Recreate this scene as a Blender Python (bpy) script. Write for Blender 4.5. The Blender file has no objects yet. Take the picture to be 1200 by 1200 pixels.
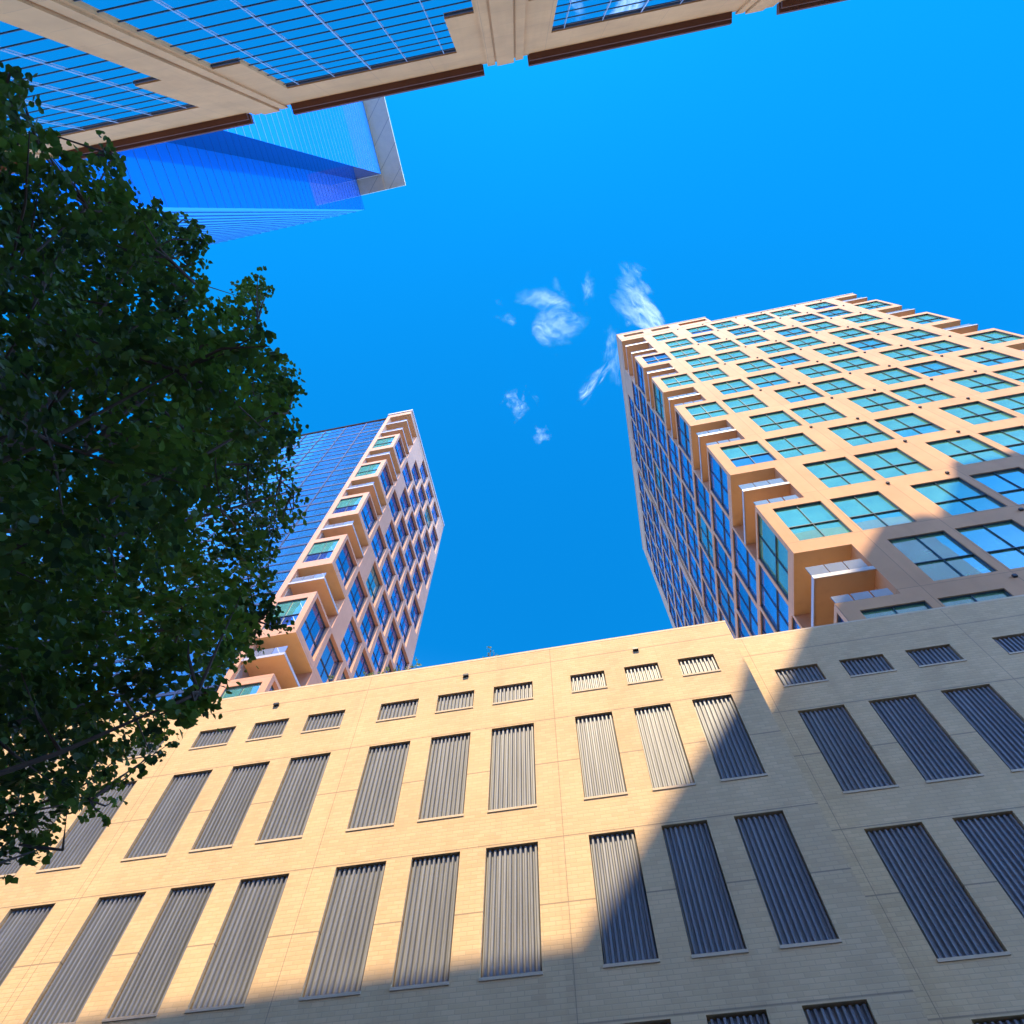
import bpy, bmesh, math, random
import numpy as np
from mathutils import Vector, Matrix
random.seed(7)
S = 10.5            # metres per layout unit (distance from the photographer to the cream wall)
EYE = 1.6
scn = bpy.context.scene
COL = scn.collection

# ------------------------------------------------------------------ camera
RIGHT = Vector((0.980808, 0.194831, 0.006574))
cam_d = bpy.data.cameras.new('camera'); cam = bpy.data.objects.new('camera', cam_d); COL.objects.link(cam)
YAW, PIT, ROL, FPX = -0.21018697, 1.12384749, 0.01520449, 734.9
fw = Vector((math.sin(YAW)*math.cos(PIT), math.cos(YAW)*math.cos(PIT), math.sin(PIT)))
r0 = Vector((math.cos(YAW), -math.sin(YAW), 0)); u0 = r0.cross(fw)
CR = r0*math.cos(ROL) + u0*math.sin(ROL); CU = -r0*math.sin(ROL) + u0*math.cos(ROL)
m = Matrix((CR, CU, -fw)).transposed().to_4x4(); m.translation = (0, 0, EYE)
cam.matrix_world = m
cam_d.sensor_width = 36; cam_d.sensor_fit = 'HORIZONTAL'; cam_d.lens = FPX/1200*36
cam_d.clip_start = 0.05; cam_d.clip_end = 5000
scn.camera = cam
def screen_area(pts):
    q = []
    for p in pts:
        d = Vector(p) - Vector((0, 0, EYE)); c = d.dot(fw)
        if c < 0.1: return 0
        q.append((600+FPX*d.dot(CR)/c, 600-FPX*d.dot(CU)/c))
    cx = sum(a for a, b in q)/len(q); cy = sum(b for a, b in q)/len(q)
    ar = abs(sum(q[i][0]*q[i-1][1]-q[i-1][0]*q[i][1] for i in range(len(q))))/2
    return ar if -30 < cx < 1230 and -30 < cy < 1230 else ar*1e-3

# ------------------------------------------------------------------ light
SK, ST = 0.12, 1.519                   # the sun's rays run (-SK, 1, -ST)
sun_dir = Vector((SK, -1, ST)).normalized()
EL = math.asin(sun_dir.z); 
sd = bpy.data.lights.new('sun', 'SUN'); sd.energy = 5.0; sd.angle = math.radians(0.45); sd.color = (1, 0.79, 0.50)
so = bpy.data.objects.new('sun', sd); COL.objects.link(so)
so.rotation_euler = (-sun_dir).to_track_quat('-Z', 'Y').to_euler(); so.location = (0, 0, 120)
w = bpy.data.worlds.new('World'); scn.world = w; w.use_nodes = True
nt = w.node_tree; bg = nt.nodes['Background']
sky = nt.nodes.new('ShaderNodeTexSky'); sky.sky_type = 'NISHITA'; sky.sun_disc = False
sky.sun_elevation = EL; sky.sun_rotation = math.atan2(sun_dir.x, sun_dir.y)
sky.air_density = 1.0; sky.dust_density = 0.3; sky.ozone_density = 3.0
mul = nt.nodes.new('ShaderNodeMix'); mul.data_type = 'RGBA'; mul.blend_type = 'MULTIPLY'; mul.inputs[0].default_value = 1
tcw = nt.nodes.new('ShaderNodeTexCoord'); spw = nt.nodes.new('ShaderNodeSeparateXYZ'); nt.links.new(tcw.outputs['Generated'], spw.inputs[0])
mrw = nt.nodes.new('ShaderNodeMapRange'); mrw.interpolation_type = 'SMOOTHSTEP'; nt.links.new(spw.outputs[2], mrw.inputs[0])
mrw.inputs[1].default_value = 0.38; mrw.inputs[2].default_value = 0.79          # low sky, out of view, brightened as fill for the shaded walls
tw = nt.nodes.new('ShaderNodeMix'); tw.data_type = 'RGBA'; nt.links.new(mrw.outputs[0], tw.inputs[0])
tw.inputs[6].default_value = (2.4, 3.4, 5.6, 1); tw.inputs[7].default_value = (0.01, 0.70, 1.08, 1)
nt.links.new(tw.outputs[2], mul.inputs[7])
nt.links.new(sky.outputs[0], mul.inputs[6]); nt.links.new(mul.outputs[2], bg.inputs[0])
bg.inputs[1].default_value = 0.14
scn.view_settings.view_transform = 'Standard'; scn.view_settings.look = 'None'
scn.view_settings.exposure = 1.12; scn.view_settings.gamma = 1

# ------------------------------------------------------------------ materials
def mat(name, base, rough=0.8, metal=0.0, spec=0.4):
    mt = bpy.data.materials.new(name); mt.use_nodes = True
    b = mt.node_tree.nodes['Principled BSDF']
    b.inputs['Base Color'].default_value = (*base, 1); b.inputs['Roughness'].default_value = rough
    b.inputs['Metallic'].default_value = metal; b.inputs['Specular IOR Level'].default_value = spec
    return mt
def N(mt, t, **kw):
    n = mt.node_tree.nodes.new(t)
    for k, v in kw.items(): setattr(n, k, v)
    return n
def L(mt, a, b): mt.node_tree.links.new(a, b)
def mixrgb(mt, fac, a, b, mode='MIX'):
    n = N(mt, 'ShaderNodeMix', data_type='RGBA', blend_type=mode)
    for i, v in ((0, fac), (6, a), (7, b)):
        if isinstance(v, (int, float)): n.inputs[i].default_value = v
        elif isinstance(v, tuple): n.inputs[i].default_value = (*v, 1)
        else: L(mt, v, n.inputs[i])
    return n.outputs[2]
def ramp(mt, val, lo, hi, a=0.0, b=1.0):
    n = N(mt, 'ShaderNodeMapRange'); L(mt, val, n.inputs[0])
    n.inputs[1].default_value = lo; n.inputs[2].default_value = hi
    n.inputs[3].default_value = a; n.inputs[4].default_value = b
    return n.outputs[0]
def mathn(mt, op, a, b=None, c=None):
    n = N(mt, 'ShaderNodeMath', operation=op)
    for i, v in enumerate((a, b, c)):
        if v is None: continue
        if isinstance(v, (int, float)): n.inputs[i].default_value = v
        else: L(mt, v, n.inputs[i])
    return n.outputs[0]
def objco(mt):
    tc = N(mt, 'ShaderNodeTexCoord'); sep = N(mt, 'ShaderNodeSeparateXYZ'); L(mt, tc.outputs['Object'], sep.inputs[0])
    return tc.outputs['Object'], sep
def noise(mt, co, scale, detail=4, rough=0.6):
    n = N(mt, 'ShaderNodeTexNoise'); L(mt, co, n.inputs['Vector'])
    n.inputs['Scale'].default_value = scale; n.inputs['Detail'].default_value = detail; n.inputs['Roughness'].default_value = rough
    return n.outputs[0]
def line_mask(mt, sock, values, eps):
    out = None
    for v in values:
        c = mathn(mt, 'COMPARE', sock, v, eps)
        out = c if out is None else mathn(mt, 'MAXIMUM', out, c)
    return out
def weathered(name, base, zs=(), xs=(), eps=0.012, brick=False, amt=0.12, rough=0.85, jcol=0.45, grid=None, cell=None):
    mt = mat(name, base, rough, spec=0.25); b = mt.node_tree.nodes['Principled BSDF']
    co, sep = objco(mt)
    dark = tuple(c*(1-amt) for c in base); lite = tuple(min(1, c*(1+amt*0.6)) for c in base)
    c = mixrgb(mt, ramp(mt, noise(mt, co, 0.55, 6), 0.3, 0.7), dark, lite)
    # rain streaks: noise stretched along the height
    mp = N(mt, 'ShaderNodeMapping'); L(mt, co, mp.inputs[0]); mp.inputs['Scale'].default_value = (2.2, 2.2, 0.10)
    c = mixrgb(mt, ramp(mt, noise(mt, mp.outputs[0], 1.0, 5), 0.52, 0.78, 0, 0.42), c, tuple(x*0.72 for x in base))
    if cell:
        vs = N(mt, 'ShaderNodeVectorMath', operation='DIVIDE'); L(mt, co, vs.inputs[0]); vs.inputs[1].default_value = cell
        fl = N(mt, 'ShaderNodeVectorMath', operation='FLOOR'); L(mt, vs.outputs[0], fl.inputs[0])
        wn_ = N(mt, 'ShaderNodeTexWhiteNoise', noise_dimensions='3D'); L(mt, fl.outputs[0], wn_.inputs[0])
        c = mixrgb(mt, ramp(mt, wn_.outputs[0], 0, 1, 0.0, 0.16), c, tuple(x*0.5 for x in base))
    if brick:
        cx = N(mt, 'ShaderNodeCombineXYZ'); L(mt, mathn(mt, 'ADD', sep.outputs[0], sep.outputs[1]), cx.inputs[0]); L(mt, sep.outputs[2], cx.inputs[1])
        br = N(mt, 'ShaderNodeTexBrick'); L(mt, cx.outputs[0], br.inputs[0])
        br.inputs['Scale'].default_value = 1.0; br.inputs['Brick Width'].default_value = 0.215; br.inputs['Row Height'].default_value = 0.075
        br.inputs['Mortar Size'].default_value = 0.008; br.inputs['Mortar Smooth'].default_value = 0.2
        br.inputs['Color1'].default_value = (1, 1, 1, 1); br.inputs['Color2'].default_value = (0.86, 0.85, 0.83, 1); br.inputs['Mortar'].default_value = (0.80, 0.81, 0.83, 1)
        c = mixrgb(mt, 0.8, c, br.outputs[0], 'MULTIPLY')
        bp = N(mt, 'ShaderNodeBump'); bp.inputs['Strength'].default_value = 0.35; bp.inputs['Distance'].default_value = 0.01
        L(mt, br.outputs['Fac'], bp.inputs['Height']); bp.invert = True; L(mt, bp.outputs[0], b.inputs['Normal'])
    lm = None
    if len(zs): lm = line_mask(mt, sep.outputs[2], zs, eps)
    if len(xs):
        lx = line_mask(mt, sep.outputs[0], xs, eps*0.55); lm = lx if lm is None else mathn(mt, 'MAXIMUM', lm, lx)
    if grid:
        for sck, per in ((sep.outputs[2], grid[1]), (mathn(mt, 'ADD', sep.outputs[0], sep.outputs[1]), grid[0])):
            f = mathn(mt, 'LESS_THAN', mathn(mt, 'FRACT', mathn(mt, 'DIVIDE', sck, per)), eps/per)
            lm = f if lm is None else mathn(mt, 'MAXIMUM', lm, f)
    if lm is not None: c = mixrgb(mt, mathn(mt, 'MULTIPLY', lm, 1-jcol), c, (0.10, 0.085, 0.07))
    L(mt, c, b.inputs['Base Color'])
    return mt
def glass(name, base, fac, tint=(0.9, 0.96, 1.0), rough=0.015, wob=0.0, vary=0.0, fres=0.45):
    mt = bpy.data.materials.new(name); mt.use_nodes = True; nn = mt.node_tree.nodes
    nn.remove(nn['Principled BSDF'])
    d = nn.new('ShaderNodeBsdfDiffuse'); g = nn.new('ShaderNodeBsdfGlossy'); mx = nn.new('ShaderNodeMixShader')
    d.inputs[0].default_value = (*base, 1); g.inputs[0].default_value = (*tint, 1); g.inputs[1].default_value = rough
    lw = nn.new('ShaderNodeLayerWeight'); lw.inputs[0].default_value = 0.25
    f = mathn(mt, 'MULTIPLY_ADD', lw.outputs['Fresnel'], fres, fac); f = mathn(mt, 'MINIMUM', f, 0.95)
    L(mt, f, mx.inputs[0]); L(mt, d.outputs[0], mx.inputs[1]); L(mt, g.outputs[0], mx.inputs[2]); L(mt, mx.outputs[0], nn['Material Output'].inputs[0])
    co, sep = objco(mt)
    if vary:
        c = mixrgb(mt, ramp(mt, noise(mt, co, 0.8, 3), 0.35, 0.65), tuple(x*(1-vary) for x in base), tuple(x*(1+vary) for x in base)); L(mt, c, d.inputs[0])
    if wob:
        bp = N(mt, 'ShaderNodeBump'); bp.inputs['Strength'].default_value = wob; bp.inputs['Distance'].default_value = 0.02
        L(mt, noise(mt, co, 0.7, 1), bp.inputs['Height']); L(mt, bp.outputs[0], g.inputs['Normal'])
    return mt

CREAM = (0.63, 0.435, 0.235); SALMON = (0.56, 0.305, 0.155)
zw = lambda z: S*z + EYE
M = {}
M['brick'] = weathered('cream_brick', CREAM, [zw(z) for z in (1.2365, 1.0450, 0.925, 0.758, 0.640, 0.471, 0.355)], [S*x for x in (-1.538, -1.060, -1.045, -0.579, -0.1105)], brick=True)
M['brick_back'] = weathered('cream_brick_setback', CREAM, [zw(z) for z in (1.2365, 1.0450, 0.925, 0.758, 0.640, 0.471, 0.355)], [S*x for x in (0.372, 0.856, 1.35, 1.84)], brick=True)
M['coping'] = weathered('pale_coping', (0.62, 0.47, 0.30), amt=0.08)
M['sill'] = weathered('pale_sill', (0.55, 0.42, 0.28), amt=0.1)
M['cavity'] = mat('dark_cavity', (0.012, 0.013, 0.018), 0.9)
M['louvre'] = mat('grey_corrugated_metal', (0.20, 0.21, 0.23), 0.5, 0.25, 0.3)
mt = M['louvre']; b = mt.node_tree.nodes['Principled BSDF']; co, sep = objco(mt)
mp = N(mt, 'ShaderNodeMapping'); L(mt, co, mp.inputs[0]); mp.inputs['Scale'].default_value = (6, 6, 0.25)
L(mt, mixrgb(mt, ramp(mt, noise(mt, mp.outputs[0], 1.5, 4), 0.3, 0.7), (0.125, 0.13, 0.14), (0.215, 0.22, 0.225)), b.inputs['Base Color'])
M['panel'] = weathered('salmon_precast_panel', SALMON, amt=0.12, eps=0.018, grid=(2.436, 3.339), cell=(2.436, 2.436, 3.339))
M['panel2'] = weathered('rosy_precast_panel', (0.54, 0.285, 0.165), amt=0.12, eps=0.018, grid=(2.436, 3.36), cell=(2.436, 2.436, 3.36))
M['soffit'] = weathered('tan_soffit', (0.60, 0.39, 0.20), amt=0.06)
M['rim'] = mat('white_metal_rim', (0.46, 0.43, 0.40), 0.4, 0.2)
M['rail_glass'] = glass('balcony_glass', (0.22, 0.23, 0.23), 0.24)
M['frame'] = mat('dark_window_frame', (0.05, 0.075, 0.10), 0.45, 0.3)
M['g_teal'] = glass('window_glass_blinds_down', (0.105, 0.31, 0.17), 0.38, wob=0.12, vary=0.18)
M['g_mid'] = glass('window_glass_half_blinds', (0.08, 0.26, 0.19), 0.50, wob=0.12, vary=0.25)
M['g_blue'] = glass('window_glass_no_blinds', (0.05, 0.08, 0.17), 0.50, wob=0.15, vary=0.3)
M['g_side'] = glass('window_glass_painted_sky_blue', (0.025, 0.17, 0.42), 0.42, wob=0.12, vary=0.3)  # blue sky reflection of the side faces put into the base colour
M['g_side_deep'] = glass('window_glass_painted_deep_blue', (0.015, 0.07, 0.22), 0.42, wob=0.12, vary=0.3)  # darker variant of the same painted-in sky blue
M['g_sky'] = glass('mirror_glass', (0.01, 0.05, 0.12), 0.74, wob=0.05)
M['g_curtain'] = glass('curtain_wall_glass', (0.035, 0.19, 0.36), 0.46, wob=0.08)
M['g_tower'] = glass('tower_glass', (0.012, 0.24, 0.66), 0.22, wob=0.02, fres=0.08)  # copies of the same glass follow, each face's brightness put into its colour
M['g_tower_shade'] = glass('tower_glass_shaded_copy', (0.003, 0.025, 0.10), 0.12, wob=0.02)  # darkened copy for the shaded corner, so the wing mirrors a dark strip
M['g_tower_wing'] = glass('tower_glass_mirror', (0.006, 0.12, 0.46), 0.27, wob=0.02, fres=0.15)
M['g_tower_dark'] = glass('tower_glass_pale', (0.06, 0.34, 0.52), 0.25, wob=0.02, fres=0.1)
M['white_mullion'] = mat('pale_metal_mullion', (0.55, 0.58, 0.62), 0.35, 0.6)
M['dark_fin'] = mat('dark_blue_fin', (0.015, 0.035, 0.09), 0.5, 0.2)
M['tower_fin'] = mat('blue_grey_fin', (0.03, 0.12, 0.30), 0.4, 0.4)
M['stone'] = weathered('pale_stone_soffit', (0.80, 0.68, 0.45), amt=0.06, eps=0.25, grid=(9.0, 900.0))
M['tan_stone'] = weathered('tan_limestone', (0.62, 0.335, 0.125), amt=0.16, eps=0.012, grid=(2.1, 1.4), cell=(2.1, 2.1, 1.4), jcol=0.6)
M['brown'] = weathered('brown_cornice', (0.13, 0.060, 0.040), amt=0.15, eps=0.02, grid=(3.2, 300.0))
M['asphalt'] = weathered('asphalt', (0.055, 0.055, 0.058), amt=0.25)
M['paving'] = weathered('concrete_paving', (0.25, 0.235, 0.215), amt=0.15, eps=0.015, grid=(1.5, 500.0))
M['paint'] = mat('road_paint', (0.75, 0.74, 0.70), 0.6)
M['concrete'] = weathered('grey_concrete', (0.36, 0.33, 0.30), amt=0.12)
M['bark'] = weathered('bark', (0.07, 0.052, 0.038), amt=0.3)
M['dark_metal'] = mat('dark_metal', (0.05, 0.05, 0.055), 0.5, 0.4)
def leafmat(name, a, b_, tr):
    mt = bpy.data.materials.new(name); mt.use_nodes = True; nn = mt.node_tree.nodes; p = nn['Principled BSDF']
    g = N(mt, 'ShaderNodeNewGeometry'); tcl = N(mt, 'ShaderNodeTexCoord')
    clump = ramp(mt, noise(mt, tcl.outputs['Object'], 0.9, 2), 0.38, 0.62)      # whole sprays lean darker or yellower by coarse noise
    oi = mathn(mt, 'MULTIPLY', mathn(mt, 'ADD', g.outputs['Random Per Island'], mathn(mt, 'MULTIPLY', clump, 1.3)), 0.45)
    c = mixrgb(mt, oi, a, b_)
    L(mt, c, p.inputs['Base Color']); p.inputs['Roughness'].default_value = 0.55; p.inputs['Specular IOR Level'].default_value = 0.35
    t = nn.new('ShaderNodeBsdfTranslucent'); L(mt, mixrgb(mt, oi, tuple(x*1.2 for x in a), tuple(x*1.6 for x in b_)), t.inputs[0])
    mx = nn.new('ShaderNodeMixShader'); mx.inputs[0].default_value = tr
    L(mt, p.outputs[0], mx.inputs[1]); L(mt, t.outputs[0], mx.inputs[2]); L(mt, mx.outputs[0], nn['Material Output'].inputs[0])
    return mt
M['leaf'] = leafmat('leaf', (0.008, 0.030, 0.011), (0.085, 0.165, 0.016), 0.35)
M['shrub_leaf'] = leafmat('shrub_leaf', (0.06, 0.11, 0.03), (0.16, 0.2, 0.06), 0.3)

# ------------------------------------------------------------------ mesh helpers
class MB:
    def __init__(s): s.v = []; s.f = []; s.m = []
    def quad(s, a, b, c, d, mi=0):
        n = len(s.v); s.v += [tuple(a), tuple(b), tuple(c), tuple(d)]; s.f.append((n, n+1, n+2, n+3)); s.m.append(mi)
    def poly(s, pts, mi=0):
        n = len(s.v); s.v += [tuple(p) for p in pts]; s.f.append(tuple(range(n, n+len(pts)))); s.m.append(mi)
    def box(s, x0, x1, y0, y1, z0, z1, mi=0):
        n = len(s.v)
        s.v += [(x, y, z) for z in (z0, z1) for y in (y0, y1) for x in (x0, x1)]
        for f in ((0, 2, 3, 1), (4, 5, 7, 6), (0, 1, 5, 4), (2, 6, 7, 3), (0, 4, 6, 2), (1, 3, 7, 5)):
            s.f.append(tuple(n+i for i in f)); s.m.append(mi)
    def tube(s, pts, radii, seg=7, mi=0):
        rings = []
        for i, p in enumerate(pts):
            p = Vector(p); t = Vector(pts[min(i+1, len(pts)-1)]) - Vector(pts[max(i-1, 0)]); t.normalize()
            a = t.orthogonal().normalized(); b = t.cross(a); n = len(s.v)
            for k in range(seg):
                q = 2*math.pi*k/seg; s.v.append(tuple(p + (a*math.cos(q)+b*math.sin(q))*radii[i]))
            rings.append(n)
        for i in range(len(rings)-1):
            for k in range(seg):
                s.f.append((rings[i]+k, rings[i]+(k+1) % seg, rings[i+1]+(k+1) % seg, rings[i+1]+k)); s.m.append(mi)
        s.f.append(tuple(rings[-1]+k for k in range(seg))); s.m.append(mi)
    def mesh(s, name, mats, off=(0, 0, 0)):
        me = bpy.data.meshes.new(name)
        o = Vector(off)
        me.from_pydata([tuple(Vector(p)-o) for p in s.v], [], s.f)
        for mm in mats: me.materials.append(mm)
        me.polygons.foreach_set('material_index', s.m); me.update()
        return me
def link(name, me, parent=None, loc=None, rot=None):
    o = bpy.data.objects.new(name, me); COL.objects.link(o)
    if parent: o.parent = parent
    if loc is not None: o.location = loc
    if rot is not None: o.rotation_euler = rot
    return o
def part(name, mb, mats, parent):
    """vertices given in world metres; the part's origin is its thing's origin"""
    off = Vector((0, 0, 0)); p = parent
    while p: off += Vector(p.location); p = p.parent
    return link(name, mb.mesh(name, mats, off), parent)
def tag(o, label=None, cat=None, group=None, kind=None):
    for k, v in (('label', label), ('category', cat), ('group', group), ('kind', kind)):
        if v: o[k] = v
    return o
def thing(name, loc, label, cat, group=None, rz=0):
    o = bpy.data.objects.new(name, None); COL.objects.link(o); o.location = loc; o.rotation_euler = (0, 0, rz)
    o.empty_display_size = 0.5
    return tag(o, label, cat, group)

def facade(mb, P, u0, u1, v0, v1, holes, depth, bare=(), mi=0):
    """a wall sheet with openings; P(u, v, w) gives the point (w = depth inward).
    holes: (u0,u1,v0,v1[,depth]) get reveals of their depth; bare: openings with none."""
    us = sorted({round(x, 5) for x in [u0, u1] + [h[i] for h in list(holes)+list(bare) for i in (0, 1)] if u0 <= x <= u1})
    vs = sorted({round(x, 5) for x in [v0, v1] + [h[i] for h in list(holes)+list(bare) for i in (2, 3)] if v0 <= x <= v1})
    nu, nv = len(us)-1, len(vs)-1
    st = np.zeros((nu, nv))
    uc = [(us[i]+us[i+1])/2 for i in range(nu)]; vc = [(vs[j]+vs[j+1])/2 for j in range(nv)]
    for h in holes:
        d = h[4] if len(h) > 4 else depth
        for i in range(nu):
            if h[0] < uc[i] < h[1]:
                for j in range(nv):
                    if h[2] < vc[j] < h[3]: st[i, j] = d
    for h in bare:
        for i in range(nu):
            if h[0] < uc[i] < h[1]:
                for j in range(nv):
                    if h[2] < vc[j] < h[3]: st[i, j] = -1
    for j in range(nv):
        i = 0
        while i < nu:
            if st[i, j] == 0:
                k = i
                while k+1 < nu and st[k+1, j] == 0: k += 1
                mb.quad(P(us[i], vs[j], 0), P(us[k+1], vs[j], 0), P(us[k+1], vs[j+1], 0), P(us[i], vs[j+1], 0), mi); i = k+1
            else: i += 1
    for i in range(nu):
        for j in range(nv):
            d = st[i, j]
            if d <= 0: continue
            a, b, c, e = us[i], us[i+1], vs[j], vs[j+1]
            if i == 0 or st[i-1, j] == 0: mb.quad(P(a, c, 0), P(a, c, d), P(a, e, d), P(a, e, 0), mi)
            if i == nu-1 or st[i+1, j] == 0: mb.quad(P(b, c, d), P(b, c, 0), P(b, e, 0), P(b, e, d), mi)
            if j == 0 or st[i, j-1] == 0: mb.quad(P(a, c, 0), P(b, c, 0), P(b, c, d), P(a, c, d), mi)
            if j == nv-1 or st[i, j+1] == 0: mb.quad(P(a, e, d), P(b, e, d), P(b, e, 0), P(a, e, 0), mi)
def W(x, y, z): return (S*x, S*y, S*z+EYE)

# ------------------------------------------------------------------ setting: ground
mb = MB(); mb.quad((-900, -900, -0.004), (900, -900, -0.004), (900, 900, -0.004), (-900, 900, -0.004))
tag(link('ground', mb.mesh('ground', [M['asphalt']])), kind='structure')
mb = MB(); mb.quad((-200, 3.4, 0), (200, 3.4, 0), (200, 8.2, 0), (-200, 8.2, 0))
for k in range(-40, 40): mb.box(k*4.0, k*4.0+1.8, 5.74, 5.86, 0.004, 0.008, 1)
tag(link('road', mb.mesh('road', [M['asphalt'], M['paint']])), kind='structure')
mb = MB(); mb.box(-200, 200, -5.0, 3.25, 0, 0.13); mb.box(-200, 200, 3.253, 3.40, 0, 0.14, 1)
mb.box(-200, 200, 8.353, 10.45, 0, 0.13); mb.box(-200, 200, 8.2, 8.35, 0, 0.14, 1)
tag(link('pavement', mb.mesh('pavement', [M['paving'], M['concrete']])), kind='structure')

# ------------------------------------------------------------------ the louvred cream building in front
garage = thing('garage_building', (0, S, 0), 'long cream brick block with rows of tall grey corrugated louvres in threes', 'building')
ROW = [(1.1153, 1.1762), (0.8262, 1.0413), (0.5369, 0.7538), (0.2500, 0.4669)]
colsA = [(-1.0043, -0.9075), (-0.8581, -0.7683), (-0.7189, -0.6230)]
cols = []
for k in (2, 1): cols += [(a-0.4716*k, b-0.4716*k) for a, b in colsA]
cols += colsA + [(-0.5327, -0.4370), (-0.3892, -0.2992), (-0.2517, -0.1571), (-0.0663, 0.0147), (0.0620, 0.1408), (0.1871, 0.2702)]
colsR0 = [(0.4084, 0.5062), (0.5562, 0.6550), (0.7050, 0.8037)]
colsR = [(a+0.4875*k, b+0.4875*k) for k in range(3) for a, b in colsR0]
EDGE, Y1 = 0.331, 1.0745
RD = 0.014
mb = MB()
holes = [(a, b, c, d) for a, b in cols for c, d in ROW]
facade(mb, lambda u, v, q: W(u, 1+q, v), -2.6, EDGE, -0.16, 1.285, holes, RD)
mb.quad(W(EDGE, 1, -0.16), W(EDGE, Y1+0.1, -0.16), W(EDGE, Y1+0.1, 1.285), W(EDGE, 1, 1.285))
mb.quad(W(-2.6, 1, 1.285), W(EDGE, 1, 1.285), W(EDGE, 1.03, 1.285), W(-2.6, 1.03, 1.285))
mb.quad(W(-2.6, 1.03, 1.20), W(EDGE, 1.03, 1.20), W(EDGE, 1.03, 1.285), W(-2.6, 1.03, 1.285))
mb.quad(W(-2.6, 1, -0.16), W(-2.6, 3.6, -0.16), W(-2.6, 3.6, 1.2), W(-2.6, 1, 1.285))
mb.quad(W(-2.6, 1.03, 1.20), W(EDGE, 1.03, 1.20), W(EDGE, 3.6, 1.20), W(-2.6, 3.6, 1.20))
part('wall', mb, [M['brick']], garage)
mb = MB()
holesR = [(a, b, c, d) for a, b in colsR for c, d in ROW]
facade(mb, lambda u, v, q: W(u, Y1+q, v), EDGE+0.0003, 3.2, -0.16, 1.302, holesR, RD)
mb.quad(W(EDGE, Y1, 1.302), W(3.2, Y1, 1.302), W(3.2, Y1+0.022, 1.302), W(EDGE, Y1+0.022, 1.302))
mb.quad(W(EDGE, Y1+0.022, 1.19), W(3.2, Y1+0.022, 1.19), W(3.2, Y1+0.022, 1.302), W(EDGE, Y1+0.022, 1.302))
mb.quad(W(EDGE+0.0005, Y1, 1.20), W(EDGE+0.0005, Y1+0.022, 1.20), W(EDGE+0.0005, Y1+0.022, 1.302), W(EDGE+0.0005, Y1, 1.302))
part('setback_wall', mb, [M['brick_back']], garage)
mb = MB()
mb.box(S*-2.6, S*EDGE+0.004, S*1-0.004, S*1.03+0.01, zw(1.285)+0.002, zw(1.285)+0.07)
part('coping', mb, [M['coping']], garage)
mb = MB()
mb.box(S*EDGE+0.02, S*3.2, S*Y1-0.004, S*(Y1+0.022)-0.01, zw(1.302)+0.002, zw(1.302)+0.06)
part('coping', mb, [M['coping']], garage)
# corrugated louvres: one mesh per size, copied
_lm = {}
def louvre_mesh(wd, ht):
    key = (round(wd, 2), round(ht, 2))
    if key in _lm: return _lm[key]
    mb = MB(); n = 10 if wd > 0.9 else 9
    x0 = 0.012; pw = (wd-0.024)/n; top = ht-0.03; prof = []
    for k in range(n):
        a = x0+k*pw
        prof += [(a, 0.088), (a+pw*0.22, 0.088), (a+pw*0.42, 0.045), (a+pw*0.76, 0.045), (a+pw*0.96, 0.088)]
    prof.append((x0+n*pw, 0.088))
    for i in range(len(prof)-1):
        (a, da), (b_, db) = prof[i], prof[i+1]
        mb.quad((a, da, 0.01), (b_, db, 0.01), (b_, db, top), (a, da, top))
    mb.quad((0, S*RD-0.004, 0), (wd, S*RD-0.004, 0), (wd, S*RD-0.004, ht), (0, S*RD-0.004, ht), 1)
    _lm[key] = mb.mesh('louvre', [M['louvre'], M['cavity']])
    return _lm[key]
_sm = {}
def sill_mesh(wd):
    k = round(wd, 2)
    if k not in _sm:
        mb = MB(); mb.box(-0.01, wd+0.01, -0.018, 0.042, 0.002, 0.05); _sm[k] = mb.mesh('sill', [M['sill']])
    return _sm[k]
for y, cc in ((1.0, cols), (Y1, colsR)):
    for a, b_ in cc:
        for c, d in ROW:
            wd, ht = S*(b_-a), S*(d-c)
            o = link('louvre_panel', louvre_mesh(wd, ht), garage, (S*a, S*y-S, zw(c)))
            link('sill', sill_mesh(wd), o, (0, 0, 0))
for x in (-0.822, -0.324, 0.099):
    mb = MB(); mb.box(S*x-0.07, S*x+0.07, S-0.07, S-0.003, zw(1.231)-0.03, zw(1.231)+0.03)
    mb.box(S*x-0.09, S*x+0.09, S-0.012, S-0.0025, zw(1.231)-0.05, zw(1.231)-0.032)
    part('roof_scupper', mb, [M['dark_metal']], garage)

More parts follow.
